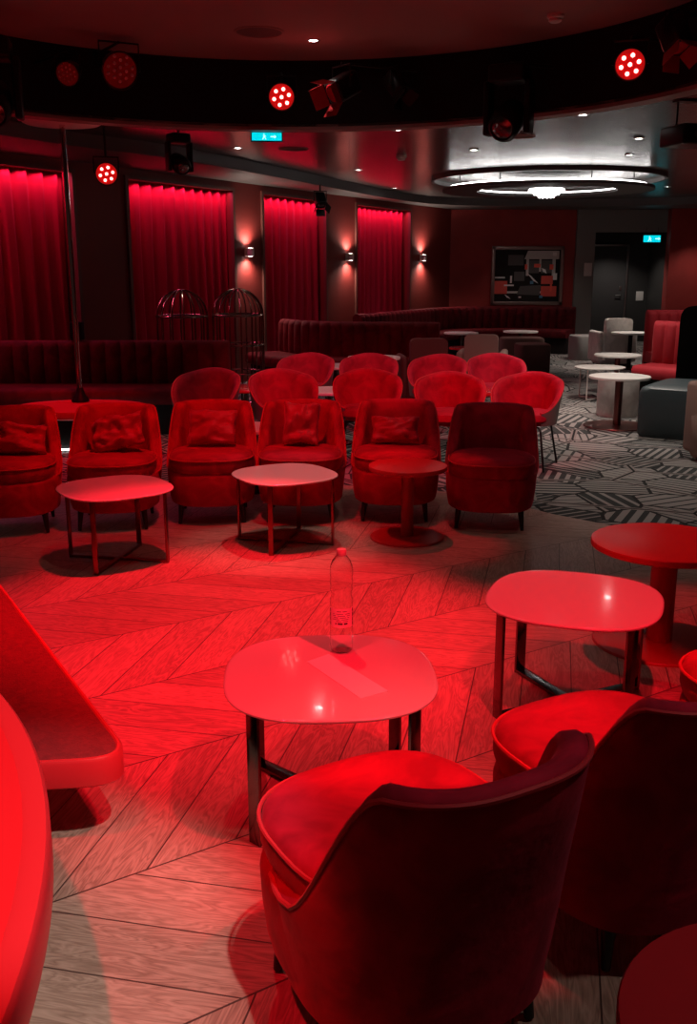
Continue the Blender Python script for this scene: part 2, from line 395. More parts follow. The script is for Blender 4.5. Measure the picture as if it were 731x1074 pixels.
# ---------------------------------------------------------------- lounge chair (slipper chair)
def sm(t): t=max(0,min(1,t)); return t*t*(3-2*t)
def lounge(name,label,loc,rz,group):
    t=thing(name,label,'chair',loc,rz,group)
    bm=B()   # lower body
    rings=[]
    for z,k in ((.125,.88),(.135,.93),(.17,.96),(.25,.99),(.315,1.0),(.335,.985),(.345,.95)):
        rings.append(sup(.285*k,.30*k,2.7,z,0,.01,48))
    loft(bm,rings); obj('base',bm,'velvet',t)
    bm=B()
    rings=[]
    for z,k in ((.335,.90),(.345,.965),(.375,1.0),(.405,1.0),(.43,.975),(.445,.93),(.455,.80),(.458,.5)):
        rings.append(sup(.268*k,.262*k,2.8,z,0,.055,48))
    loft(bm,rings); s=obj('seat',bm,'velvet',t)
    bm=B(); tube(bm,sup(.270,.264,2.8,.425,0,.055,48),.005,6,True); obj('piping',bm,'velvet_piping',s)
    # wrapped back shell
    bm=B(); rows=[]; n=56; rim=[]
    for i in range(n+1):
        th=-1+2*i/n; a=-PI/2+th*R(106); at=abs(th)
        ca,sa=math.cos(a),math.sin(a)
        def pl(off,z):
            off=off*(1-.85*sm((at-.80)/.2))-.012*sm((at-.8)/.2); lean=max(0,z-.36); A=.282+off-.01*lean; Bq=.30+off; e=2/2.8
            x=A*abs(ca)**e*(1 if ca>=0 else -1); y=Bq*abs(sa)**e*(1 if sa>=0 else -1)
            y-=.22*lean*max(0,.25-sa)/1.25
            taper=1 if z>.33 else .92+.08*sm((z-.12)/.22)
            return (x*taper,y*taper,z)
        top=.335+.362*(1-sm((at-.46)/.42))+.012*math.cos(th*PI*.5)
        prof=[]
        for z in (.125,.17,.24,.33): prof.append(pl(.012,z))
        hs=[.33+(top-.33)*f_ for f_ in (.25,.5,.75,.93)]
        for z in hs: prof.append(pl(.014,z))
        prof.append(pl(.008,top+.004)); prof.append(pl(-.012,top+.016)); prof.append(pl(-.036,top+.010)); prof.append(pl(-.048,top-.01))
        for z in reversed(hs[:3]): prof.append(pl(-.055,z))
        prof.append(pl(-.05,.33))
        rim.append(Vector(pl(.012,top+.004)))
        rows.append(prof)
    V=loft(bm,rows,closed=False)
    # close bottom and ends
    for r_ in (V[0],V[-1]): bm.faces.new(r_)
    for i in range(n): bm.faces.new((V[i][0],V[i+1][0],V[i+1][-1],V[i][-1]))
    bk=obj('backrest',bm,'velvet',t,angle=60)
    bm=B(); tube(bm,[(p.x,p.y,p.z) for p in rim],.006,6); obj('piping',bm,'velvet_piping',bk)
    for sx in (-1,1):
        for sy in (-1,1):
            bm=B(); tube(bm,[(sx*.19,sy*.19+.01,.15),(sx*.205,sy*.205+.01,.006)],.021,10,r1=.011); obj('leg',bm,'black_leg',t)
    return t
chair0=lounge('lounge_chair','red velvet lounge chair seen from behind, nearest the camera, below the bottle table',(.12,1.86,.004),R(30),'red velvet lounge chairs')
dup(chair0,(.69,2.21,.004),R(28),'dark red velvet lounge chair seen from behind, cut by the right edge')
dup(chair0,(1.31,2.61,.004),R(24),'red lounge chair at the right edge, only a bright sliver showing')
row=[(-2.10,5.96,-168,'leftmost in the row, cut by the left edge, with low pillow'),
 (-1.49,6.07,-174,'behind the left square coffee table, with a twisted pillow'),
 (-.89,6.24,-175,'between the two coffee tables of the row, with square pillow'),
 (-.31,6.26,180,'directly behind the pale square coffee table, with tall pillow'),
 (.31,6.28,176,'behind the small round red table, dim, with flat pillow'),
 (.91,6.08,171,'darkest and rightmost in the row, with no pillow')]
for x,y,a,l in row: dup(chair0,(x,y,.004),R(a),'red velvet lounge chair '+l)
# pillows
def pillow(name,label,loc,w,h,tilt,rz,roll,seed,crum=.03):
    bm=B(); n=20; top=[];bot=[]
    for side in (1,-1):
        rows=[]
        for i in range(n+1):
            r_=[]
            for j in range(n+1):
                u=-1+2*i/n; v=-1+2*j/n
                x=w/2*u*(1-.10*(1-v*v)*abs(u)**3*0-.08*(1-abs(v))*(abs(u)**2)); y=h/2*v*(1-.08*(1-abs(u))*(abs(v)**2))
                e=max(0,(1-u**2)*(1-v**2))**.45
                d=noise.noise(Vector((u*1.6+seed,v*1.6,seed*2)))*crum + .4*crum*noise.noise(Vector((u*4+seed,v*4,seed)))
                r_.append((x,side*(.065*e)+d*1.3,y))
            rows.append(r_)
        loft(bm,rows,closed=False)
    bmesh.ops.remove_doubles(bm,verts=bm.verts[:],dist=.0015)
    o=obj('pillow',bm,'pillow',None,angle=80); o.location=loc; o.rotation_euler=(R(tilt),R(roll),R(rz)); return tag(o,label,'pillow','velvet pillows on the row of lounge chairs')
pillow('p','low crumpled red pillow on the leftmost lounge chair',(-2.08,6.00,.565),.38,.20,-28,10,3,1.3,.05)
pillow('p','twisted red pillow with a raised point on the chair behind the left coffee table',(-1.47,6.11,.585),.34,.24,-30,4,-12,4.1,.06)
pillow('p','upright square red pillow on the chair between the two square coffee tables',(-.89,6.30,.585),.32,.24,-26,2,2,2.2,.03)
pillow('p','tall dark red pillow on the chair behind the pale coffee table',(-.31,6.34,.60),.24,.29,-24,0,3,6.5,.035)
pillow('p','flat lumbar pillow on the dim chair behind the small round red table',(.31,6.37,.555),.32,.18,-28,-2,0,8.2,.025)

# ---------------------------------------------------------------- coffee tables
def coffee(label,loc,rz,h=.42,a=.315,fr='dark_chrome',leg=.225,n=2.7,tm='white_glass',lw=.045):
    t=thing('coffee_table',label,'table',loc,rz,'square coffee tables with rounded white tops')
    bm=B(); slab(bm,a,a,n,h-.012,h,r=.004); obj('tabletop',bm,tm,t)
    for sx in (-1,1):
        for sy in (-1,1):
            bm=B(); box(bm,(sx*leg,sy*leg,(h-.012)/2),(lw,.012,h-.012),R(45)*sx*sy+PI/2,.0015); obj('leg',bm,fr,t)
    for s in (1,-1):
        bm=B(); box(bm,(0,0,.009),(leg*2*1.414-.01,lw,.014),R(45)*s,.0015); obj('crossbar',bm,fr,t); bm=B(); box(bm,(0,0,h-.0185),(leg*2*1.414-.01,.03,.01),R(45)*s,.001)
        obj('top_rail',bm,fr,t)
    return t
Z=.004
coffee('pale rounded square coffee table holding the water bottle and paper',(-.055,2.70,Z),R(4))
coffee('pink lit rounded square coffee table in front of the right hand round red table',(.83,3.39,Z),R(-20))
coffee('rounded square coffee table with thin metal frame at the left of the chair row',(-1.29,5.24,Z),R(34),fr='bronze',leg=.205,a=.30,lw=.028)
coffee('brightest white rounded square coffee table in the middle of the chair row',(-.375,5.60,Z),R(32),fr='bronze',leg=.205,a=.29,lw=.028)

# ---------------------------------------------------------------- pedestal tables
def pedestal(label,loc,h,r,tm,cm,br=.22,group='round pedestal tables',cr=.035,th=.028,edge=None):
    t=thing('pedestal_table',label,'table',loc,0,group)
    bm=B(); lathe(bm,[(r-.006,h-th),(r,h-th+.005),(r,h-.005),(r-.003,h-.001),(r-.008,h)],56); obj('tabletop',bm,tm,t)
    bm=B(); lathe(bm,[(cr,.012),(cr,h-th)],24); obj('column',bm,cm,t)
    bm=B(); lathe(bm,[(br,0),(br,.006),(br-.004,.011),(br-.02,.014),(cr+.004,.016)],48); obj('base',bm,cm,t)
    return t
pedestal('small round red pedestal table before the dim lounge chair in the row',(.355,5.70,Z),.45,.235,'red_top','red_metal',.225,cr=.038)
pedestal('large round red pedestal table at the right edge behind the coffee table',(1.36,4.0,Z),.46,.315,'red_top','red_metal',.285,cr=.055)
pedestal('round red table in the bottom right corner, top cut by the frame',(.665,1.17,Z),.52,.27,'red_top','red_metal',.24)
pedestal('round white table with dark column standing before the white drum stool',(2.78,10.0,0),.52,.31,'white_top','bronze',.34,cr=.04)
pedestal('thin round white table between the drum stool and the pale chair',(3.5,12.75,0),.50,.30,'white_top','bronze',.22)
pedestal('round white table in front of the pale chair near the dark door',(4.55,15.9,0),.58,.31,'white_top','black_metal',.22)
pedestal('small white round table between the second and third lounge chairs of the row',(-.69,7.05,0),.47,.23,'white_top','dark_chrome',.2)
pedestal('small round table with a reddish top beside the second birdcage',(-1.0,9.35,0),.48,.27,'red_gloss','dark_chrome',.22)
pedestal('white round table showing between two middle tub chairs',(-.18,9.0,0),.50,.27,'white_top','dark_chrome',.22)
pedestal('white round table just behind the back row of tub chairs',(-.13,11.3,0),.50,.28,'white_top','dark_chrome',.22)
pedestal('wide round white table standing at the curved booth, behind the back tub chairs',(.30,11.5,0),.58,.31,'white_top','dark_chrome',.24)
pedestal('small white round table beyond the dark brown chair',(1.85,16.2,0),.56,.28,'white_top','dark_chrome',.22)
pedestal('low round red table beyond the dark brown chair',(1.78,14.9,0),.42,.26,'red_gloss','red_metal',.2)
pedestal('far round white table near the brown ottomans under the framed mirror',(3.0,17.2,0),.52,.30,'white_top','dark_chrome',.22)
pedestal('dark round table between the right hand tub chairs, mostly hidden',(1.15,8.95,0),.50,.26,'red_gloss','dark_chrome',.24)
# wire leg side table
t=thing('side_table','low pale round side table with thin white wire legs',"table",(3.12,12.15,0),0)
bm=B(); slab(bm,.31,.31,2,.385,.40,r=.004); obj('tabletop',bm,'pale_fabric',t)
for k in range(4):
    a=R(45+90*k); bm=B(); tube(bm,[(.27*math.cos(a),.27*math.sin(a),.388),(.27*math.cos(a),.27*math.sin(a),.008)],.008,8); obj('leg',bm,'white_plastic',t)
for a in (R(45),R(135)):
    bm=B(); box(bm,(0,0,.008),(.54,.014,.014),a); obj('crossbar',bm,'white_plastic',t)

# ---------------------------------------------------------------- tub chairs
def tub(label,loc,rz,first=None):
    if first: return dup(first,loc,rz,label)
    t=thing('tub_chair',label,'chair',loc,rz,'red velvet tub chairs')
    bm=B(); rows=[]; n=40; rim=[]
    for i in range(n+1):
        th=-1+2*i/n; a=-PI/2+th*R(138); at=abs(th); ca,sa=math.cos(a),math.sin(a)
        top=.735-.06*sm(at/.55)-.22*sm((at-.40)/.60)
        def pl(off,z):
            q=sm((z-.36)/(.42)); A=.262+.05*q+off; Bq=.235+.055*q+off
            return (A*ca,Bq*sa-.04*q*max(0,-sa)+.0,z)
        hs=[.40+(top-.40)*f_ for f_ in (0,.25,.5,.75,.94)]
        prof=[pl(.0,.36)]+[pl(.004,z) for z in hs]+[pl(.0,top+.006),pl(-.016,top+.014),pl(-.034,top+.006)]+[pl(-.045,z) for z in reversed(hs)]
        rim.append(Vector(pl(-.002,top+.008))); rows.append(prof)
    V=loft(bm,rows,closed=False)
    for r_ in (V[0],V[-1]): bm.faces.new(r_)
    for i in range(n): bm.faces.new((V[i][0],V[i+1][0],V[i+1][-1],V[i][-1]))
    bm.faces.ensure_lookup_table()
    m_=len(rows[0])
    fi=0
    for f_ in bm.faces:
        if len(f_.verts)==4:
            q=[v.index for v in f_.verts]
    bm.verts.index_update()
    for f_ in bm.faces:
        if len(f_.verts)==4:
            ks=[v.index%m_ for v in f_.verts]
            if max(ks)<=6: f_.material_index=1
    bk=obj('backrest',bm,['velvet','shell_grey'],t,angle=60)
    bm=B(); tube(bm,rim,.006,6); o=obj('piping',bm,'velvet_piping',bk)
    bm=B(); loft(bm,[sup(.19,.19,2.4,.355,0,.01,40),sup(.215,.20,2.4,.37,0,.02,40),sup(.235,.235,2.4,.40,0,.025,40),sup(.235,.235,2.4,.43,0,.025,40),sup(.225,.225,2.4,.45,0,.025,40),sup(.19,.19,2.4,.462,0,.025,40),sup(.1,.1,2.4,.466,0,.025,40)]); obj('seat',bm,'velvet',t)
    for sx in (-1,1):
        for sy in (-1,1):
            bm=B(); tube(bm,[(sx*.10,sy*.10+.02,.35),(sx*.17,sy*.16+.02,.345),(sx*.185,sy*.175+.02,.32),(sx*.235,sy*.225+.02,.004)],.009,8); obj('leg',bm,'black_metal',t)
    return t
tb=tub('red velvet tub chair behind the leftmost lounge chairs, left end of the tub chairs',(-1.22,8.25,0),R(170))
tubs=[(-.54,8.2,-165,'dark red velvet tub chair before the small reddish round table'),
(.16,8.2,178,'red velvet tub chair behind the dim lounge chair with the lumbar pillow'),
(.83,7.95,176,'bright red velvet tub chair showing its seat behind the darkest lounge chair'),
(1.45,7.95,155,'bright red velvet tub chair with thin legs showing, by the carpet aisle'),
(-.44,9.8,170,'red velvet tub chair of the back row, second birdcage to its left'),
(.20,9.75,176,'dark red velvet tub chair of the back row below the wide white table'),
(.87,9.65,165,'red velvet tub chair of the back row in front of the dark brown chair'),
(1.48,9.75,178,'dark red velvet tub chair of the back row in front of the tan chair')]
for x,y,a,l in tubs: tub(l,(x,y,0),R(a),tb)

# ---------------------------------------------------------------- channel banquettes
def banquette(label,path,zt,seat=.45,depth=.52,group=None,mt='bench_velvet',cw=.16,name='banquette',sd=1):
    """path: polyline of the backrest front line; seat lies on the left side of travel * sd"""
    t=thing(name,label,'banquette',(path[0][0],path[0][1],0),0,group)
    ox,oy=path[0]
    P=[Vector((x-ox,y-oy)) for x,y in path]; L=[0]
    for a,b_ in zip(P,P[1:]): L.append(L[-1]+(b_-a).length)
    def at(s):
        for i in range(len(P)-1):
            if s<=L[i+1] or i==len(P)-2:
                t_=(s-L[i])/(L[i+1]-L[i]); d=(P[i+1]-P[i]).normalized(); return P[i].lerp(P[i+1],t_),d
    tot=L[-1]; nc=max(2,round(tot/cw)); per=8
    rows=[]
    for i in range(nc*per+1):
        s=tot*i/(nc*per); p,d=at(s)
        # smoothed normal
        p1,d1=at(max(0,s-.12)); p2,d2=at(min(tot,s+.12)); d=((d1+d2)).normalized()
        nn=Vector((-d.y,d.x))*sd
        b_=.035*abs(math.sin(PI*nc*s/tot))**.6
        pr=[]
        for o,z in ((b_*.3+.0,seat-.02),(b_,seat+.06),(b_+.0,seat+(zt-seat)*.5),(b_-.005,zt-.07),(b_*.8-.025,zt-.02),(b_*.3-.07,zt),(-.12,zt-.01),(-.15,zt-.05),(-.15,.02)):
            q=p+nn*(o); pr.append((q.x,q.y,z))
        rows.append(pr)
    bm=B(); V=loft(bm,rows,closed=False); bm.faces.new(V[0]); bm.faces.new(V[-1]); obj('backrest',bm,mt,t,angle=50)
    def sweep(name,prof,m_):
        rows=[]
        K_=max(8,int(tot/.12))
        for i in range(K_+1):
            s=tot*i/K_; p,_=at(s); p1,d1=at(max(0,s-.12)); p2,d2=at(min(tot,s+.12)); d=(d1+d2).normalized(); nn=Vector((-d.y,d.x))*sd
            rows.append([(p+nn*o).to_tuple()+(z,) for o,z in prof])
        bm=B(); loft(bm,rows,closed=True); 
        return obj(name,bm,m_,t,angle=50)
    sweep('seat',[(-.01,.30),(depth-.03,.30),(depth,.33),(depth,seat-.04),(depth-.03,seat-.005),(depth-.1,seat),(.0,seat),(-.01,seat-.02)],mt)
    sweep('plinth',[(-.1,.0),(depth-.08,.0),(depth-.08,.30),(-.1,.30)],'black_matte')
    return t
p=smooth_poly([(-1.22,9.9),(-1.6,9.92),(-2.4,9.92),(-3.0,9.92),(-3.55,9.92)])
banquette('long dark red channel tufted banquette behind the dance pole',p,.88)
p=smooth_poly([(1.18,12.9),(.6,13.0),(.0,13.0),(-.6,13.3),(-.98,13.9)])
banquette('dark red curved booth banquette behind the back row of tub chairs',p,.90)
p=smooth_poly([(4.3,18.9),(3.6,19.2),(2.6,19.2),(1.9,18.9),(1.3,18.0),(.75,17.0),(.2,16.0)])
banquette('far dark red channel banquette under the framed mirror at the back wall',p,.86)
p=[(4.6,11.35),(4.18,11.75),(3.75,12.15)]
banquette('dark red channel backed booth seat beside the tall black booth',p,.96,group=None,mt='booth_red',cw=.14,depth=.5)
p=[(5.3,13.75),(4.7,13.8),(4.18,13.82)]
banquette('brighter red channel backed booth seat farther back by the dark door',p,1.02,mt='booth_red',cw=.14,depth=.6)
# tall black booth with teal seat
t=thing('booth_sofa','tall black high backed booth sofa with dark teal seat at the right edge','sofa',(3.50,9.45,0),R(-34))
bm=B(); loft(bm,[sup(.53,.45,12,.0,0,0,64),sup(.55,.47,12,.03,0,0,64),sup(.56,.48,12,.25,0,0,64),sup(.555,.475,12,.43,0,0,64),sup(.54,.46,10,.47,0,0,64),sup(.50,.42,9,.49,0,0,64),sup(.25,.2,6,.497,0,0,64)]); obj('seat',bm,'teal_leather',t)
bm=B(); 
pts=[(-.45,.0),(.7,.0),(.7,1.22),(-.45,1.22)]; pp=roundpoly(pts,[0,0,.14,.14])
a=[bm.verts.new((x,.44,z)) for x,z in pp]; b_=[bm.verts.new((x,.62,z)) for x,z in pp]; n=len(pp)
bm.faces.new(a); bm.faces.new(list(reversed(b_)))
for i in range(n): bm.faces.new((a[i],a[(i+1)%n],b_[(i+1)%n],b_[i]))
obj('backrest',bm,'booth_black',t)
t=thing('lounge_chair','taupe upholstered chair edge cut by the right side of the frame','chair',(3.22,8.05,0),R(15))
bm=B(); loft(bm,[sup(.26,.28,4,.03),sup(.29,.30,4,.08),sup(.30,.31,4,.38),sup(.28,.29,4,.42)]); obj('seat',bm,'taupe',t)
bm=B(); box(bm,(-.24,0,.37),(.10,.6,.60),0,.04); obj('backrest',bm,'taupe',t)

# ---------------------------------------------------------------- stools, far chairs
def stool(label,loc,a,b_,h,m_,n=5,rz=0,nm='ottoman'):
    bm=B(); loft(bm,[sup(a*.96,b_*.96,n,0),sup(a,b_,n,.02),sup(a,b_,n,h-.04),sup(a*.97,b_*.97,n,h-.012),sup(a*.9,b_*.9,n,h)])
    o=obj(nm,bm,m_); o.location=loc; o.rotation_euler=(0,0,rz); return tag(o,label,'stool')
stool('white drum stool behind the round white table by the teal seat',(2.98,10.75,0),.22,.22,.43,'pale_fabric',2.2,nm='drum_stool')
stool('grey cube ottoman against the grey pillar beside the dark door',(4.22,17.5,0),.27,.25,.43,'grey_fabric',4,.2)
stool('brown cube ottoman nearest the tan chair on the carpet',(2.86,15.3,0),.25,.25,.45,'brown_fabric',5,.1)
stool('wide brown ottoman behind the brown cube under the mirror',(2.9,16.5,0),.36,.25,.46,'brown_fabric',5,0)
def farchair(label,loc,rz,m_,w=.62,d=.55,h=.78):
    t=thing('armchair',label,'chair',loc,rz,None)
    bm=B(); loft(bm,[sup(w/2*.92,d/2*.92,5,.04),sup(w/2,d/2,5,.10),sup(w/2,d/2,5,.36),sup(w/2*.95,d/2*.95,5,.42)]); obj('seat',bm,m_,t)
    bm=B(); pp=roundpoly([(-w*.36,.10),(w*.36,.10),(w*.36,h),(-w*.36,h)],[0,0,.07,.07]); y0,y1=-d/2-.02,-d/2+.10
    a=[bm.verts.new((x,y0,z)) for x,z in pp]; b2=[bm.verts.new((x,y1,z)) for x,z in pp]; n=len(pp)
    bm.faces.new(a); bm.faces.new(list(reversed(b2)))
    for i in range(n): bm.faces.new((a[i],a[(i+1)%n],b2[(i+1)%n],b2[i]))
    obj('backrest',bm,m_,t)
    for s in (-1,1):
        bm=B(); box(bm,(s*w*.46,0,.32),(.09,d,.5),0,.04); obj('armrest',bm,m_,t)
    for sx in (-1,1):
        for sy in (-1,1):
            bm=B(); tube(bm,[(sx*w*.36,sy*d*.36,.06),(sx*w*.37,sy*d*.37,.003)],.015,8); obj('leg',bm,'black_leg',t)
    return t
farchair('dark brown armchair behind the back row of tub chairs',(.93,11.9,0),R(5),'brown_fabric')
farchair('tan armchair with pale back behind the rightmost back row tub chair',(1.72,12.6,0),R(-12),'taupe',w=.58)
farchair('pale grey armchair standing before the dark door',(4.42,16.5,0),R(5),'pale_fabric',w=.62)

# ---------------------------------------------------------------- birdcages
def cage(label,loc,h,r,first=None):
    t=thing('birdcage',label,'birdcage',loc,0,None)
    zb=h-r
    for k in range(14):
        a=2*PI*k/14; pts=[(r*math.cos(a),r*math.sin(a),.10),(r*math.cos(a),r*math.sin(a),zb)]
        for j in range(1,9):
            q=j/8*PI/2*.93; pts.append((r*math.cos(q)*math.cos(a),r*math.cos(q)*math.sin(a),zb+r*math.sin(q)))
        bm=B(); tube(bm,pts,.009,6); obj('bar',bm,'brass',t)
    for z,rr,rt in ((.10,r,.014),(.48,r,.010),(.78,r,.010),(zb,r,.012),(h-.004,r*.13,.012)):
        bm=B(); tube(bm,[(rr*math.cos(2*PI*j/32),rr*math.sin(2*PI*j/32),z) for j in range(32)],rt,8,True); obj('ring',bm,'brass',t)
    bm=B(); lathe(bm,[(r*.95,0.02),(r+.02,.03),(r+.02,.09),(r*.95,.10)],32); obj('base',bm,'dark_chrome',t)
    for k in range(4):
        a=R(45+90*k); bm=B(); tube(bm,[(r*.8*math.cos(a),r*.8*math.sin(a),.03),(r*.85*math.cos(a),r*.85*math.sin(a),0)],.02,8); obj('foot',bm,'dark_chrome',t)
    return t
cage('domed metal birdcage, the left one of the pair',(-1.80,10.72,0),1.36,.275)
cage('domed metal birdcage, the right one of the pair, by the reddish table',(-1.20,10.75,0),1.37,.275)

# ---------------------------------------------------------------- dance pole and stages
t=thing('dance_pole','chrome dance pole standing on the round red stage','pole',(-2.54,9.2,.366),0)
bm=B(); tube(bm,[(0,0,.0),(0,0,ZC-.36-.03)],.027,24); obj('pole',bm,'chrome',t)
bm=B(); lathe(bm,[(.085,0),(.08,.02),(.045,.07),(.03,.12),(.026,.13)],24); obj('base',bm,'black_metal',t)
bm=B(); lathe(bm,[(.34,ZC-.36-.001),(.34,ZC-.36-.02),(.32,ZC-.36-.03),(.05,ZC-.36-.035)],48); obj('ceiling_plate',bm,'plate_satin',t)
def stage(label,pts,zt,th,rw,topm,rimm,name='stage_platform',plinth=True,zb=0,inset=.16):
    t=thing(name,label,'stage',(0,0,Z),0)
    zt-=Z; zb_=zb
    bm=B()
    A=offs(pts,rw); r=.02
    n=len(pts)
    def ring(P,z): return [(x,y,z) for x,y in P]
    V=loft(bm,[ring(A,zt-.001),ring(offs(pts,rw*.75),zt+.004),ring(offs(pts,.008),zt+.003),ring(pts,zt-.008),ring(pts,zt-th+.008),ring(offs(pts,.01),zt-th),ring(A,zt-th)],cap0=False,cap1=True)
    obj('rim',bm,rimm,t)
    bm=B(); loft(bm,[ring(offs(pts,rw-.002),zt-.02),ring(offs(pts,rw-.002),zt)],cap0=True); obj('top',bm,topm,t)
    if isinstance(plinth,list):
        bm=B(); poly_prism(bm,plinth,0,zt-th); obj('plinth',bm,'black_matte',t)
    elif plinth:
        bm=B(); loft(bm,[ring(offs(pts,inset),0),ring(offs(pts,inset),zt-th)]); obj('plinth',bm,'black_matte',t)
    return t
c=(-2.63,1.10); r=2.13
arc=[(c[0]+r*math.cos(R(a)),c[1]+r*math.sin(R(a))) for a in range(-44,66,2)]
stage('curved bright red stage edge nearest the camera at the left',arc+[(-2.6,2.9),(-2.6,-.2)],.52,.10,.055,'stage_top','stage_rim')
sp_=roundpoly([(-2.6,5.75),(-2.2,5.1),(-.63,2.62),(-.86,2.43),(-1.35,2.36),(-1.7,3.2),(-2.9,4.2)][::-1],[0,.05,.1,.0,.14,.2,0])
pts=roundpoly([(-2.35,4.75),(-3.0,4.2),(-2.0,3.22),(-1.22,2.64),(-.95,2.42),(-.59,2.46),(-1.99,4.83)],[.0,0,.1,.05,.05,.26,.0],12)
stage('low red stage step with rounded corner and dark carpet top at the left',pts,.27,.085,.02,'stage_carpet','stage_rim',name='stage_step',plinth=[(-2.2,4.55),(-2.7,4.15),(-1.75,3.35),(-1.35,3.25),(-1.95,4.3)])
pts=[(-2.46+.60*math.cos(2*PI*i/48),8.91+.44*math.sin(2*PI*i/48)) for i in range(48)]
stage('round red stage under the dance pole',pts,.36+Z*0,.07,.05,'stage_top','stage_rim',inset=.1)
pts=roundpoly([(-4.0,6.75),(-3.3,6.85),(-2.6,7.55),(-3.15,8.2),(-4.0,8.3)],[0,.3,.5,.4,0],10)
stage('low red stage platform cut by the left edge behind the lounge chairs',pts[:],.50,.07,.05,'stage_top','stage_rim',inset=.1)
# light strips at plinth feet
t=tag(obj('light_strip',(lambda bm:(tube(bm,[(-2.46+.51*math.cos(R(a)),8.91+.36*math.sin(R(a)),.02) for a in range(-180,180,8)],.007,6,True),bm)[1])(B()),'cove_white'),'thin white light strip around the foot of the pole stage','light strip')
t=tag(obj('light_strip',(lambda bm:(tube(bm,[(-3.9,6.72,.015),(-3.25,6.78,.015),(-2.62,7.4,.015)],.007,6),bm)[1])(B()),'cove_white'),'thin white light strip along the platform behind the leftmost chair','light strip')

# ---------------------------------------------------------------- bottle and paper
t=thing('water_bottle','clear plastic water bottle with paper label on the near coffee table','bottle',(-.022,2.875,.425),0)
bm=B()
lathe(bm,[(.026,.0),(.034,.006),(.036,.02),(.036,.045),(.034,.055),(.036,.062),(.036,.075),(.0345,.085),(.0345,.15),(.036,.158),(.036,.172),(.033,.180),(.031,.19),(.034,.20),(.035,.205),(.033,.213),(.0355,.222),(.036,.232),(.034,.242),(.036,.252),(.036,.265),(.034,.280),(.028,.297),(.019,.309),(.014,.314),(.0135,.320)],32,cap1=False)
ob=obj('body',bm,'pet',t,angle=70); md=ob.modifiers.new('s','SOLIDIFY'); md.thickness=.0008
bm=B(); lathe(bm,[(.015,.313),(.0155,.314),(.0155,.330),(.014,.333)],24); obj('cap',bm,'white_plastic',t)
bm=B(); loft(bm,[[(.0356*math.cos(R(a)),.0356*math.sin(a*PI/180),z) for a in range(-165,-14,6)] for z in (.088,.150)],closed=False); lb=obj('label',bm,'paper',t)
bm=B()
for k,(z,wd,h_) in enumerate([(.140,.5,.002),(.132,.8,.0015),(.126,.8,.0015),(.120,.7,.0015),(.114,.8,.0015),(.108,.6,.0015),(.098,.55,.006)]):
    rr=.0361; vs=[]
    m0=10
    for j in range(m0):
        a0=-PI/2-wd/1.0+2*wd*j/m0; a1=-PI/2-wd+2*wd*(j+1)/m0
        if (j*7+k*3)%5==0: continue
        q=[bm.verts.new((rr*math.cos(a),rr*math.sin(a),zz)) for a,zz in ((a0,z),(a1,z),(a1,z+h_),(a0,z+h_))]; bm.faces.new(q)
for s in (-1,1):
    for z in (.09,.105,.12,.135):
        a0=-PI/2+s*1.15; a1=a0+s*.25; q=[bm.verts.new((.0361*math.cos(a),.0361*math.sin(a),zz)) for a,zz in ((a0,z),(a1,z),(a1,z+.012),(a0,z+.012))]; bm.faces.new(q)
obj('label_print',bm,'sheet_mid',lb)
bm=B()
P=[(-.125,2.775),(-.065,2.82),(.105,2.545),(.035,2.515)]
A=[(-.128,2.782),(-.062,2.828),(.112,2.558),(.034,2.520)]
z0=.4245
v0=[bm.verts.new((x,y,z0)) for x,y in A]; v1=[bm.verts.new((x,y,z0+.0015+.006*(i in (1,2)))) for i,(x,y) in enumerate(A)]
bm.faces.new(v1); bm.faces.new(v0[::-1])
for i in range(4): bm.faces.new((v0[i],v0[(i+1)%4],v1[(i+1)%4],v1[i]))
tag(obj('folded_paper',bm,'paper',None,False),'long folded white paper lying on the near coffee table beside the bottle','paper')

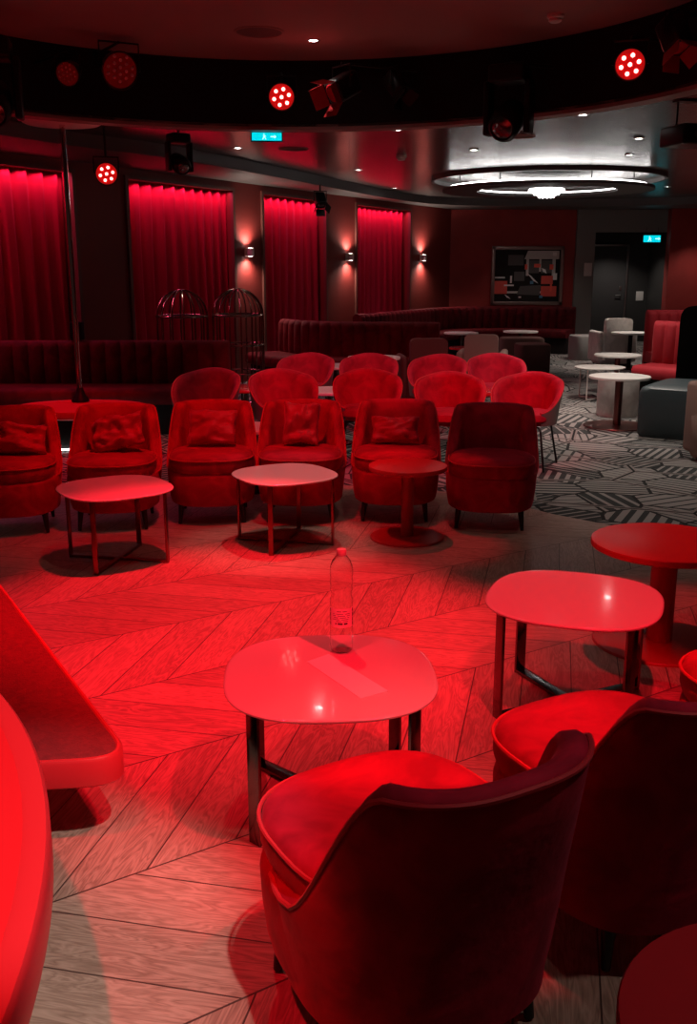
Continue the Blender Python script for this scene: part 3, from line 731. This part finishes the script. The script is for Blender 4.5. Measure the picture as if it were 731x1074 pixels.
# ---------------------------------------------------------------- stage lights
def mount(loc,zc,z0):   # an arm to the black coffer side, or a rod to the flat ceiling
    if zc<ZT: return [(0,0,zc-loc[2])]
    d=Vector((loc[0]-CC[0],loc[1]-CC[1])); w=d.normalized()*(CR-.005)-d
    z1=min(max(z0+.02,ZC+.08-loc[2]),ZT-.05-loc[2])
    return [(0,0,z1),(w.x,w.y,z1)]
def par(label,loc,aim,r=.095,lit=True,zc=ZT,hot=True):
    t=thing('stage_light',label,'light',loc,0,'round red stage lights')
    L=Vector(loc); d=(Vector(aim)-L).normalized(); q=d.to_track_quat('Z','Y').to_matrix().to_4x4()
    def place(bm): bmesh.ops.transform(bm,matrix=q,verts=bm.verts[:])
    bm=B(); lathe(bm,[(r*.45,-.16),(r*.75,-.15),(r*.95,-.08),(r*1.05,0),(r*1.08,.02),(r*1.0,.022),(r*.97,.0)],32); place(bm); obj('housing',bm,'black_metal',t)
    bm=B(); lathe(bm,[(r*.97,.004),(r*.95,.010),(r*.5,.013),(.004,.014)],32); place(bm); ln=obj('lens',bm,'lens_lit' if lit else 'lens_red',t)
    pos=[(0,0)]+[(r*.6*math.cos(R(60*k+15)),r*.6*math.sin(R(60*k+15))) for k in range(6)]
    if not lit: pos=[(r*.35*i,r*.38*j+(i%2)*r*.19) for i in (-2,-1,0,1,2) for j in (-1.5,-.5,.5,1.5) if math.hypot(r*.35*i,r*.38*j+(i%2)*r*.19)<r*.85]
    for x,y in pos:
        bm=B(); rr=r*(.14 if lit else .10); lathe(bm,[(rr,.010),(rr,.016),(rr*.7,.02),(.002,.022)],12,cx=x,cy=y); place(bm); obj('diode',bm,('led_red_hot' if lit else 'diode_off'),ln)
    bm=B(); s=q@Vector((1,0,0)); s=Vector((s.x,s.y,0)).normalized() if Vector((s.x,s.y,0)).length>.2 else Vector((1,0,0))
    y=[s*(r*1.15),s*(r*1.15)+Vector((0,0,r*1.5)),s*(-r*1.15)+Vector((0,0,r*1.5)),s*(-r*1.15)]
    tube(bm,y,.009,6); tube(bm,[(0,0,r*1.5)]+mount(loc,zc,r*1.5),.012,8); obj('yoke',bm,'black_metal',t)
    return t
camp=(0,0,1.6)
par('red lit round stage light at the centre of the black ceiling ring',(-.58,9.05,3.03),(-.3,2.6,.8),r=.11)
par('red lit round stage light on the right side of the black ceiling ring',(2.02,7.55,3.01),(.2,1.5,1.0),r=.105)
par('unlit round stage light with many small diodes on the left of the black ceiling ring',(-1.86,8.55,3.15),(.9,3.0,1.0),r=.14,lit=False)
par('red lit round stage light hanging low before the left wall curtains',(-2.30,9.75,2.46),(-.5,3,.8),r=.10,zc=ZC)
par('small dim stage light nearest the left corner of the ceiling ring',(-2.22,8.3,3.08),(-2.6,4,1.6),r=.09,lit=False)
def head(label,loc,rz,s,zc,tilt):
    t=thing('moving_head_light',label,'light',loc,rz,'black moving head stage lights')
    bm=B(); box(bm,(0,0,.30*s),(.26*s,.20*s,.12*s),0,.02*s); obj('base',bm,'black_metal',t)
    for k in (-1,1):
        bm=B(); box(bm,(k*.15*s,0,.08*s),(.045*s,.12*s,.36*s),0,.015*s); obj('yoke',bm,'black_metal',t)
    bm=B(); lathe(bm,[(.06*s,-.13*s),(.10*s,-.11*s),(.115*s,0),(.11*s,.12*s),(.085*s,.15*s),(.08*s,.14*s)],28); bmesh.ops.rotate(bm,cent=(0,0,0),matrix=Matrix.Rotation(tilt,3,'X'),verts=bm.verts[:]); h=obj('head',bm,'black_metal',t)
    bm=B(); lathe(bm,[(.075*s,.142*s),(.05*s,.152*s),(.003,.155*s)],24); bmesh.ops.rotate(bm,cent=(0,0,0),matrix=Matrix.Rotation(tilt,3,'X'),verts=bm.verts[:]); obj('lens',bm,'dark_chrome',h)
    bm=B(); tube(bm,[(0,0,.35*s)]+mount(loc,zc,.35*s),.015,8); obj('mount',bm,'black_metal',t)
head('black moving head light at the far left of the ceiling ring',(-2.62,7.7,2.78),.2,1.2,ZT,R(125))
head('black moving head light hanging right of centre over the ceiling rim',(1.30,8.45,2.76),-.5,1.15,ZT,R(120))
head('dark moving head light under the left ceiling near the curtains',(-1.62,9.85,2.56),.6,.75,ZC,R(115))
# fresnel with barn doors
def fres(label,loc,rz,tilt,s,zc,red=False,name='barn_door_light'):
    t=thing(name,label,'light',loc,rz)
    Rm=Matrix.Rotation(tilt,3,'X')
    def pl(bm): bmesh.ops.rotate(bm,cent=(0,0,0),matrix=Rm,verts=bm.verts[:])
    bm=B(); box(bm,(0,0,-.02*s),(.16*s,.16*s,.22*s),0,.025*s); pl(bm); obj('housing',bm,'black_metal',t)
    bm=B(); lathe(bm,[(.065*s,.092*s),(.05*s,.10*s),(.003,.103*s)],20); pl(bm); obj('lens',bm,'red_gloss' if red else 'dark_chrome',t)
    for k in range(4):
        bm=B(); m_=Matrix.Rotation(k*PI/2,4,'Z')@Matrix.Translation((0,.10*s,.14*s))@Matrix.Rotation(R(-30),4,'X')
        box(bm,(0,0,0),(.15*s,.004,.11*s)); bmesh.ops.transform(bm,matrix=m_,verts=bm.verts[:]); pl(bm); obj('barn_door',bm,'red_metal' if red else 'black_metal',t)
    bm=B(); tube(bm,[(-.1*s,0,0),(-.1*s,0,.15*s),(.1*s,0,.15*s),(.1*s,0,0)],.008,6); tube(bm,[(0,0,.15*s)]+mount(loc,zc,.15*s),.011,8); obj('yoke',bm,'black_metal',t)
fres('barn door stage light glowing red at the top right of the ceiling ring',(2.22,7.2,3.12),.5,R(150),1.0,ZT,True)
fres('tilted stage spotlight with reddish flaps right of the central red light',(-.06,8.75,3.05),-.9,R(118),1.15,ZT,True)
fres('small black spotlight on the ceiling edge above the third curtain',(-.40,14.4,2.50),.3,R(140),.9,ZS)
fres('dim black stage spotlight beside the tilted spotlight on the ring',(.42,9.1,3.13),.9,R(140),.9,ZT)
# projector
t=thing('projector','black projector hanging below the ceiling at the top right','projector',(2.72,8.1,2.53),R(15))
bm=B(); box(bm,(0,0,.06),(.44,.34,.15),0,.02); obj('body',bm,'black_metal',t)
bm=B(); lathe(bm,[(.045,0),(.045,.03),(.035,.035)],24); bmesh.ops.transform(bm,matrix=Matrix.Translation((-.1,-.17,.06))@Matrix.Rotation(PI/2,4,'X'),verts=bm.verts[:]); obj('lens',bm,'dark_chrome',t)
bm=B(); 
for sx in (-.18,.18):
    tube(bm,[(sx,0,.13),(sx,0,ZC-2.53)],.008,8)
box(bm,(0,0,ZC-2.53-.008),(.4,.1,.014)); obj('bracket',bm,'black_metal',t)

# ---------------------------------------------------------------- small ceiling things
def downlight(label,x,y,z):
    t=thing('downlight',label,'downlight',(x,y,z),0,'small recessed ceiling downlights')
    bm=B(); lathe(bm,[(.055,0),(.055,-.005),(.042,-.008),(.038,-.002)],24,cap1=False); obj('ring',bm,'steel',t)
    bm=B(); lathe(bm,[(.036,-.003),(.01,-.0035)],20); obj('lamp',bm,'led_white',t)
dl=[(-.29,8.71,ZT,'bright small downlight in the raised round ceiling above the ring'),
(.46,9.73,ZC,'downlight just beyond the ring, left of the smoke detector'),
(1.38,11.34,ZC,'downlight left of the glowing ceiling ring, nearest its left edge'),
(1.98,8.79,ZC,'downlight right of the black moving head light'),
(2.91,10.36,ZC,'bright downlight left of the projector'),
(3.22,11.81,ZC,'downlight above the right side of the glowing ceiling ring'),
(.13,13.61,ZC,'dim downlight above the third curtain'),
(.75,16.65,ZC,'small downlight over the narrow curtain near the soffit'),
(-1.2,11.16,ZC,'downlight above the second curtain by the oval speaker'),
(1.93,17.16,ZC,'small far downlight left of the glowing ring, above the back corner'),
(5.12,16.4,ZC,'far downlight at the right edge over the red booth'),
(4.55,16.9,ZC,'far downlight right of the chandelier near the dark door')]
for x,y,z,l in dl: downlight(l,x,y,z)
def detector(label,x,y,z):
    t=thing('smoke_detector',label,'smoke detector',(x,y,z),0)
    bm=B(); lathe(bm,[(.06,0),(.062,-.02),(.055,-.028)],28); obj('base',bm,'white_plastic',t)
    bm=B(); lathe(bm,[(.045,-.027),(.048,-.045),(.035,-.055)],28); obj('sensor',bm,'white_plastic',t)
detector('white smoke detector on the raised round ceiling at top right',1.53,7.87,ZT)
detector('white smoke detector on the dark ceiling beyond the ring',.61,11.9,ZC)
def spk(label,x,y,z,r):
    t=thing('ceiling_speaker',label,'speaker',(x,y,z),0)
    bm=B(); lathe(bm,[(r,0),(r,-.006),(r*.92,-.010),(r*.9,-.004)],40,cap1=False); obj('frame',bm,'coffer_disc',t)
    bm=B(); lathe(bm,[(r*.9,-.004),(r*.5,-.006),(.01,-.006)],40); obj('grille',bm,'speaker_grille',t)
spk('round ceiling speaker flush in the raised ceiling at top left',-.71,8.41,ZT,.20)
spk('dark round ceiling speaker beyond the ring near the left exit sign',-.6,11.25,ZC,.16)
spk('dark round ceiling speaker near the right downlights',1.7,10.2,ZC,.14)
# exit signs
def exit_sign(label,loc,rz,w,h,zc):
    t=thing('exit_sign',label,'exit sign',loc,rz,'cyan exit signs')
    bm=B(); box(bm,(0,.012,0),(w+.02,.03,h+.02),0,.003); obj('housing',bm,'black_metal',t)
    bm=B(); box(bm,(0,-.004,0),(w,.006,h),0,.001); p_=obj('panel',bm,'exit_cyan',t)
    bm=B()
    # arrow and running figure
    def q(pts): bm.faces.new([bm.verts.new((x*h,-.0085,z*h)) for x,z in pts])
    q([(.5,.08),(1.0,.08),(1.0,-.08),(.5,-.08)]); q([(1.0,.25),(1.3,0),(1.0,-.25)])
    q([(-.5,.15),(-.3,.2),(-.2,-.1),(-.45,-.1)]); q([(-.45,-.1),(-.3,-.1),(-.55,-.4),(-.65,-.35)]); q([(-.3,-.1),(-.2,-.1),(-.05,-.38),(-.15,-.4)])
    q([(-.38+.09*math.cos(a*PI/4),.3+.09*math.sin(a*PI/4)) for a in range(8)]); q([(-.3,.18),(-.05,.05),(-.08,0),(-.32,.1)])
    obj('pictogram',bm,'exit_mark',p_,False)
    bm=B()
    for s in (-1,1): tube(bm,[(s*w*.35,.012,h/2),(s*w*.35,.012,zc-loc[2])],.004,6)
    obj('bracket',bm,'black_metal',t)
exit_sign('cyan lit exit sign hanging beyond the black ceiling ring',(-.77,9.75,2.79),R(5),.28,.07,ZC)
exit_sign('cyan lit exit sign above the dark door in the passage',(6.1,20.30,2.15),R(0),.34,.13,2.37)

# ---------------------------------------------------------------- ring ceiling light and chandelier
RX,RY=2.86,14.75
t=thing('ceiling_ring_light','large round ceiling feature with two bright cove rings around the chandelier','ceiling light',(RX,RY,ZC))
def ann(bm,ri,ro,z0,z1,k=80):
    f_=lambda r_,z:[(r_*math.cos(2*PI*i/k),r_*math.sin(2*PI*i/k),z) for i in range(k)]
    loft(bm,[f_(ri,z0),f_(ro,z0),f_(ro,z1),f_(ri,z1),f_(ri,z0)],cap0=False,cap1=False)
bm=B(); ann(bm,1.0,1.50,-.19,-.15); bmesh.ops.remove_doubles(bm,verts=bm.verts[:],dist=.0001); obj('outer_ring',bm,'soffit',t)
bm=B(); lathe(bm,[(.72,-.11),(.72,-.09),(.3,-.09)],64); obj('inner_disc',bm,'soffit',t)
bm=B(); tube(bm,[(1.40*math.cos(2*PI*i/80),1.40*math.sin(2*PI*i/80),-.135) for i in range(80)],.012,6,True); obj('light_strip',bm,'cove_white',t)
bm=B(); tube(bm,[(1.05*math.cos(2*PI*i/80),1.05*math.sin(2*PI*i/80),-.135) for i in range(80)],.010,6,True); obj('light_strip',bm,'cove_white',t)
bm=B(); ann(bm,1.62,1.66,-.05,0); obj('trim_ring',bm,'soffit',t)
bm=B(); 
for a in range(6): tube(bm,[(1.25*math.cos(a),1.25*math.sin(a),-.15),(1.25*math.cos(a),1.25*math.sin(a),0)],.01,6)
obj('hanger',bm,'soffit',t)
t=thing('chandelier','bright crystal chandelier in the middle of the glowing ceiling ring','chandelier',(RX,RY,ZC-.11))
bm=B(); lathe(bm,[(.10,0),(.10,-.03),(.25,-.035),(.25,-.045)],32); obj('mount',bm,'chrome',t)
bm=B()
for k in range(3):
    rr=.24-.07*k
    for j in range(int(22-6*k)):
        a=2*PI*j/(22-6*k); v_=bmesh.ops.create_icosphere(bm,subdivisions=1,radius=.026)['verts']; bmesh.ops.translate(bm,vec=(rr*math.cos(a),rr*math.sin(a),-.07-.04*k),verts=v_)
        tube(bm,[(rr*math.cos(a),rr*math.sin(a),-.045),(rr*math.cos(a),rr*math.sin(a),-.07-.04*k)],.003,4)
c_=obj('crystals',bm,'crystal',t,False); c_['kind']='stuff'
bm=B(); lathe(bm,[(.16,-.045),(.15,-.09),(.08,-.12),(.01,-.13)],24); obj('lamp',bm,'crystal',t)

# ---------------------------------------------------------------- sconces
for s,z,l,pw in ((4.30,1.80,'white up and down wall sconce between the second and third curtains',30),(7.22,1.76,'white wall sconce between the third and fourth curtains',30),(10.15,1.77,'glowing round wall sconce beside the back corner',34)):
    p=wp(s,0,z); t=thing('wall_sconce',l,'sconce',p,WA-PI/2,'wall sconces on the left wall')   # local +X = wall normal... 
    bm=B(); box(bm,(.01,0,0),(.02,.09,.12),0,.003); obj('mount',bm,'white_plastic',t)
    bm=B(); lathe(bm,[(.045,-.055),(.05,-.05),(.05,.05),(.045,.055)],24,cx=.075); obj('shade',bm,'white_plastic',t)
    for q in (-1,1):
        bm=B(); lathe(bm,[(.038,q*.056),(.02,q*.058)],20,cx=.075); obj('lamp',bm,'lamp_glow',t)
        ld=bpy.data.lights.new('sconce_beam','SPOT'); ld.energy=pw; ld.color=(1,.80,.68); ld.spot_size=R(150); ld.spot_blend=.9; ld.shadow_soft_size=.03
        lo=bpy.data.objects.new('sconce_beam',ld); C.objects.link(lo); pp=wp(s,.085,z+q*.075); lo.location=pp; lo.rotation_euler=(0 if q<0 else PI,0,0)

# ---------------------------------------------------------------- mirror picture, door, wall bits
t=thing('framed_mirror','silver framed wall mirror showing a grey lounge with red seats on the back wall','mirror',(3.655,20.49,1.425))
w2,h2=.735,.585
bm=B()
for sx in (-1,1): box(bm,(sx*(w2-.035),-.02,0),(.07,.05,h2*2),0,.01)
for sz in (-1,1): box(bm,(0,-.02,sz*(h2-.035)),(w2*2,.05,.07),0,.01)
obj('frame',bm,'frame_silver',t)
bm=B(); box(bm,(0,0,0),(w2*2-.1,.01,h2*2-.1)); pn=obj('mirror_panel',bm,'sheet_dark',t)
def flat(name,m_,polys,dy):  # mirrored room painted as flat coloured shapes on the panel
    for P in polys:
        bm=B(); bm.faces.new([bm.verts.new(((x-.5)*1.33,-dy,(.5-y)*1.03)) for x,y in P]); obj(name,bm,m_,pn,False)
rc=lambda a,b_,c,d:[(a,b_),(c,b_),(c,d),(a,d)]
flat('painted_reflection','sheet_grey',[[(.5,.02),(.98,.02),(.98,.18),(.45,.18)],rc(.48,.18,.52,.5),rc(.68,.18,.71,.42),rc(.88,.18,.93,.55),rc(.05,.80,.9,.84)],.006)
flat('painted_reflection','sheet_mid',[rc(.52,.2,.68,.45),rc(.71,.2,.88,.45),rc(.30,.42,.46,.6),[(.4,.7),(.72,.68),(.7,.88),(.35,.86)],rc(.2,.1,.44,.3)],.0065)
flat('painted_reflection','sheet_white',[rc(.0,.52,.16,.55),rc(.15,.67,.3,.70),rc(.24,.5,.27,.64),rc(.88,.05,.94,.12),rc(.38,.9,.42,.93),[(.16,.86),(.22,.9),(.26,.95),(.2,.92)],[(.5,.45),(.56,.5),(.68,.65),(.6,.6)],rc(.9,.45,.96,.58),[(.72,.35),(.78,.38),(.8,.46),(.74,.42)]],.0075)
flat('painted_reflection','sheet_red',[rc(.72,.5,.9,.66),rc(.72,.7,.96,.9),rc(.0,.6,.2,.85)],.007)
flat('painted_reflection','sheet_hot',[rc(.46,.28,.50,.38),rc(.60,.27,.70,.34),rc(.84,.28,.90,.38),rc(.86,.66,.89,.8)],.008)
flat('painted_reflection','sheet_blue',[rc(.70,.88,.75,.93),rc(.55,.6,.6,.66)],.008)
# door
t=thing('door_1',None,None,(5.62,21.88,0)); t['kind']='structure'; t['label']='dark door with metal frame in the passage'
bm=B(); box(bm,(0,0,1.02),(.86,.05,2.02),0,.004); d_=obj('door_leaf',bm,'door_dark',t)
bm=B(); tube(bm,[(.33,-.03,1.0),(.33,-.08,1.0),(.22,-.08,1.0)],.012,8); box(bm,(.33,-.03,1.15),(.05,.012,.09),0,.003); obj('door_handle',bm,'steel',d_)
bm=B()
for s in (-1,1): box(bm,(s*.455,0,1.04),(.04,.09,2.08),0,.004)
box(bm,(0,0,2.06),(.95,.09,.04),0,.004); obj('door_frame',bm,'steel',t)
bm=B(); box(bm,(0,0,0),(.16,.012,.26),0,.003); o=obj('notice_plate',bm,'sheet_grey'); o.location=(4.87,20.39,1.55); tag(o,'grey notice plate on the pillar left of the dark door','notice')
bm=B(); box(bm,(0,0,0),(.16,.012,.2),0,.003); o=obj('notice_plate',bm,'sheet_grey'); o.location=(6.4,21.89,.98); tag(o,'small notice plate to the right of the dark door','notice')
# wall speaker
bm=B(); box(bm,(0,0,0),(.12,.12,.18),0,.01); o=obj('loudspeaker',bm,'black_matte'); o.location=(-2.75,10.0,.972); tag(o,'small black box speaker on the banquette back behind the dance pole','speaker')

# ---------------------------------------------------------------- lights
def spot(loc,aim,e,col,size,blend=.3,r=.05,name='stage_or_fill_beam'):
    ld=bpy.data.lights.new(name,'SPOT'); ld.energy=e; ld.color=col; ld.spot_size=R(size); ld.spot_blend=blend; ld.shadow_soft_size=r
    o=bpy.data.objects.new(name,ld); C.objects.link(o); o.location=loc
    o.rotation_euler=(Vector(aim)-Vector(loc)).to_track_quat('-Z','Y').to_euler(); return o
RED=(1,.008,.025); PINK=(1,.03,.09); WH=(1,.86,.76)
spot((-.55,4.9,3.3),(-.6,4.2,0),900,RED,50,.55,.03)
spot((.75,1.9,2.78),(.25,3.1,0),340,RED,50,.35,.03)
spot((-1.0,1.65,2.78),(-1.0,2.3,0),200,RED,60,.3,.03)
spot((-.7,5.2,3.35),(-.9,6.2,.4),230,RED,58,.6,.04)
spot((.5,5.2,3.3),(.5,8.6,.5),420,PINK,50,.6,.04)
spot((1.3,4.9,3.3),(1.25,3.7,0),200,RED,44,.5,.03)
spot((.35,6.3,3.35),(.36,5.7,.45),150,RED,22,.6,.04)  # added red fill that lifts the small round table top
spot((-.2,5.9,3.37),(-.37,5.6,.42),60,WH,24,.7,.03,'downlight_or_fill_beam')
spot((-1.9,8.0,3.3),(-2.6,8.3,.3),300,RED,50,.6,.04)
# white downlights; ones over door, right wall, mirror and red booths are added fill
for x,y,z,e,s in ((-.29,8.71,ZT,40,70),(-.4,4.0,ZT,15,95),(.5,5.6,ZT,14,70),(1.98,8.79,ZC,75,85),(2.91,10.36,ZC,190,80),(3.22,11.81,ZC,150,80),(1.38,11.34,ZC,30,80),(.46,9.73,ZC,20,80),(-1.2,11.16,ZC,10,80),(.13,13.6,ZC,15,80),(1.9,17.1,ZC,20,80),(5.12,16.4,ZC,130,90),(4.55,16.9,ZC,80,90),(2.9,7.2,ZC,75,90),(5.7,20.95,2.36,45,120),(6.9,19.3,ZS,40,100),(3.7,19.3,ZS,14,110),(4.0,11.2,ZC,14,80),(4.6,13.0,ZC,60,70)):
    spot((x,y,z-.03),(x,y,0),e,WH,s,.6,.03,'downlight_or_fill_beam')
spot((.3,1.3,2.78),(-.95,1.95,0),220,WH,32,.6,.03,'downlight_or_fill_beam')
spot((1.4,1.5,2.78),(.5,1.7,0),30,WH,50,.6,.03,'downlight_or_fill_beam')
# curtain wash
for a,b_ in opens:
    ld=bpy.data.lights.new('curtain_wash','AREA'); ld.shape='RECTANGLE'; ld.size=b_-a-.06; ld.size_y=.04; ld.energy=4.6*(b_-a); ld.color=(1,.12,.32)
    o=bpy.data.objects.new('curtain_wash',ld); C.objects.link(o); o.location=wp((a+b_)/2,-.035,2.597); o.rotation_euler=(0,0,WA)
    o.rotation_euler=(Matrix.Rotation(WA,3,'Z')@Matrix.Rotation(R(-4),3,'X')).to_euler(); ld.spread=R(140)
wld=bpy.data.worlds.new('world'); sc.world=wld; wld.use_nodes=True
wld.node_tree.nodes['Background'].inputs[0].default_value=(.32,.13,.11,1); wld.node_tree.nodes['Background'].inputs[1].default_value=.05
sc.view_settings.view_transform='Standard'; sc.view_settings.look='None'; sc.view_settings.gamma=1; sc.view_settings.use_curve_mapping=False
sc.view_settings.exposure=0
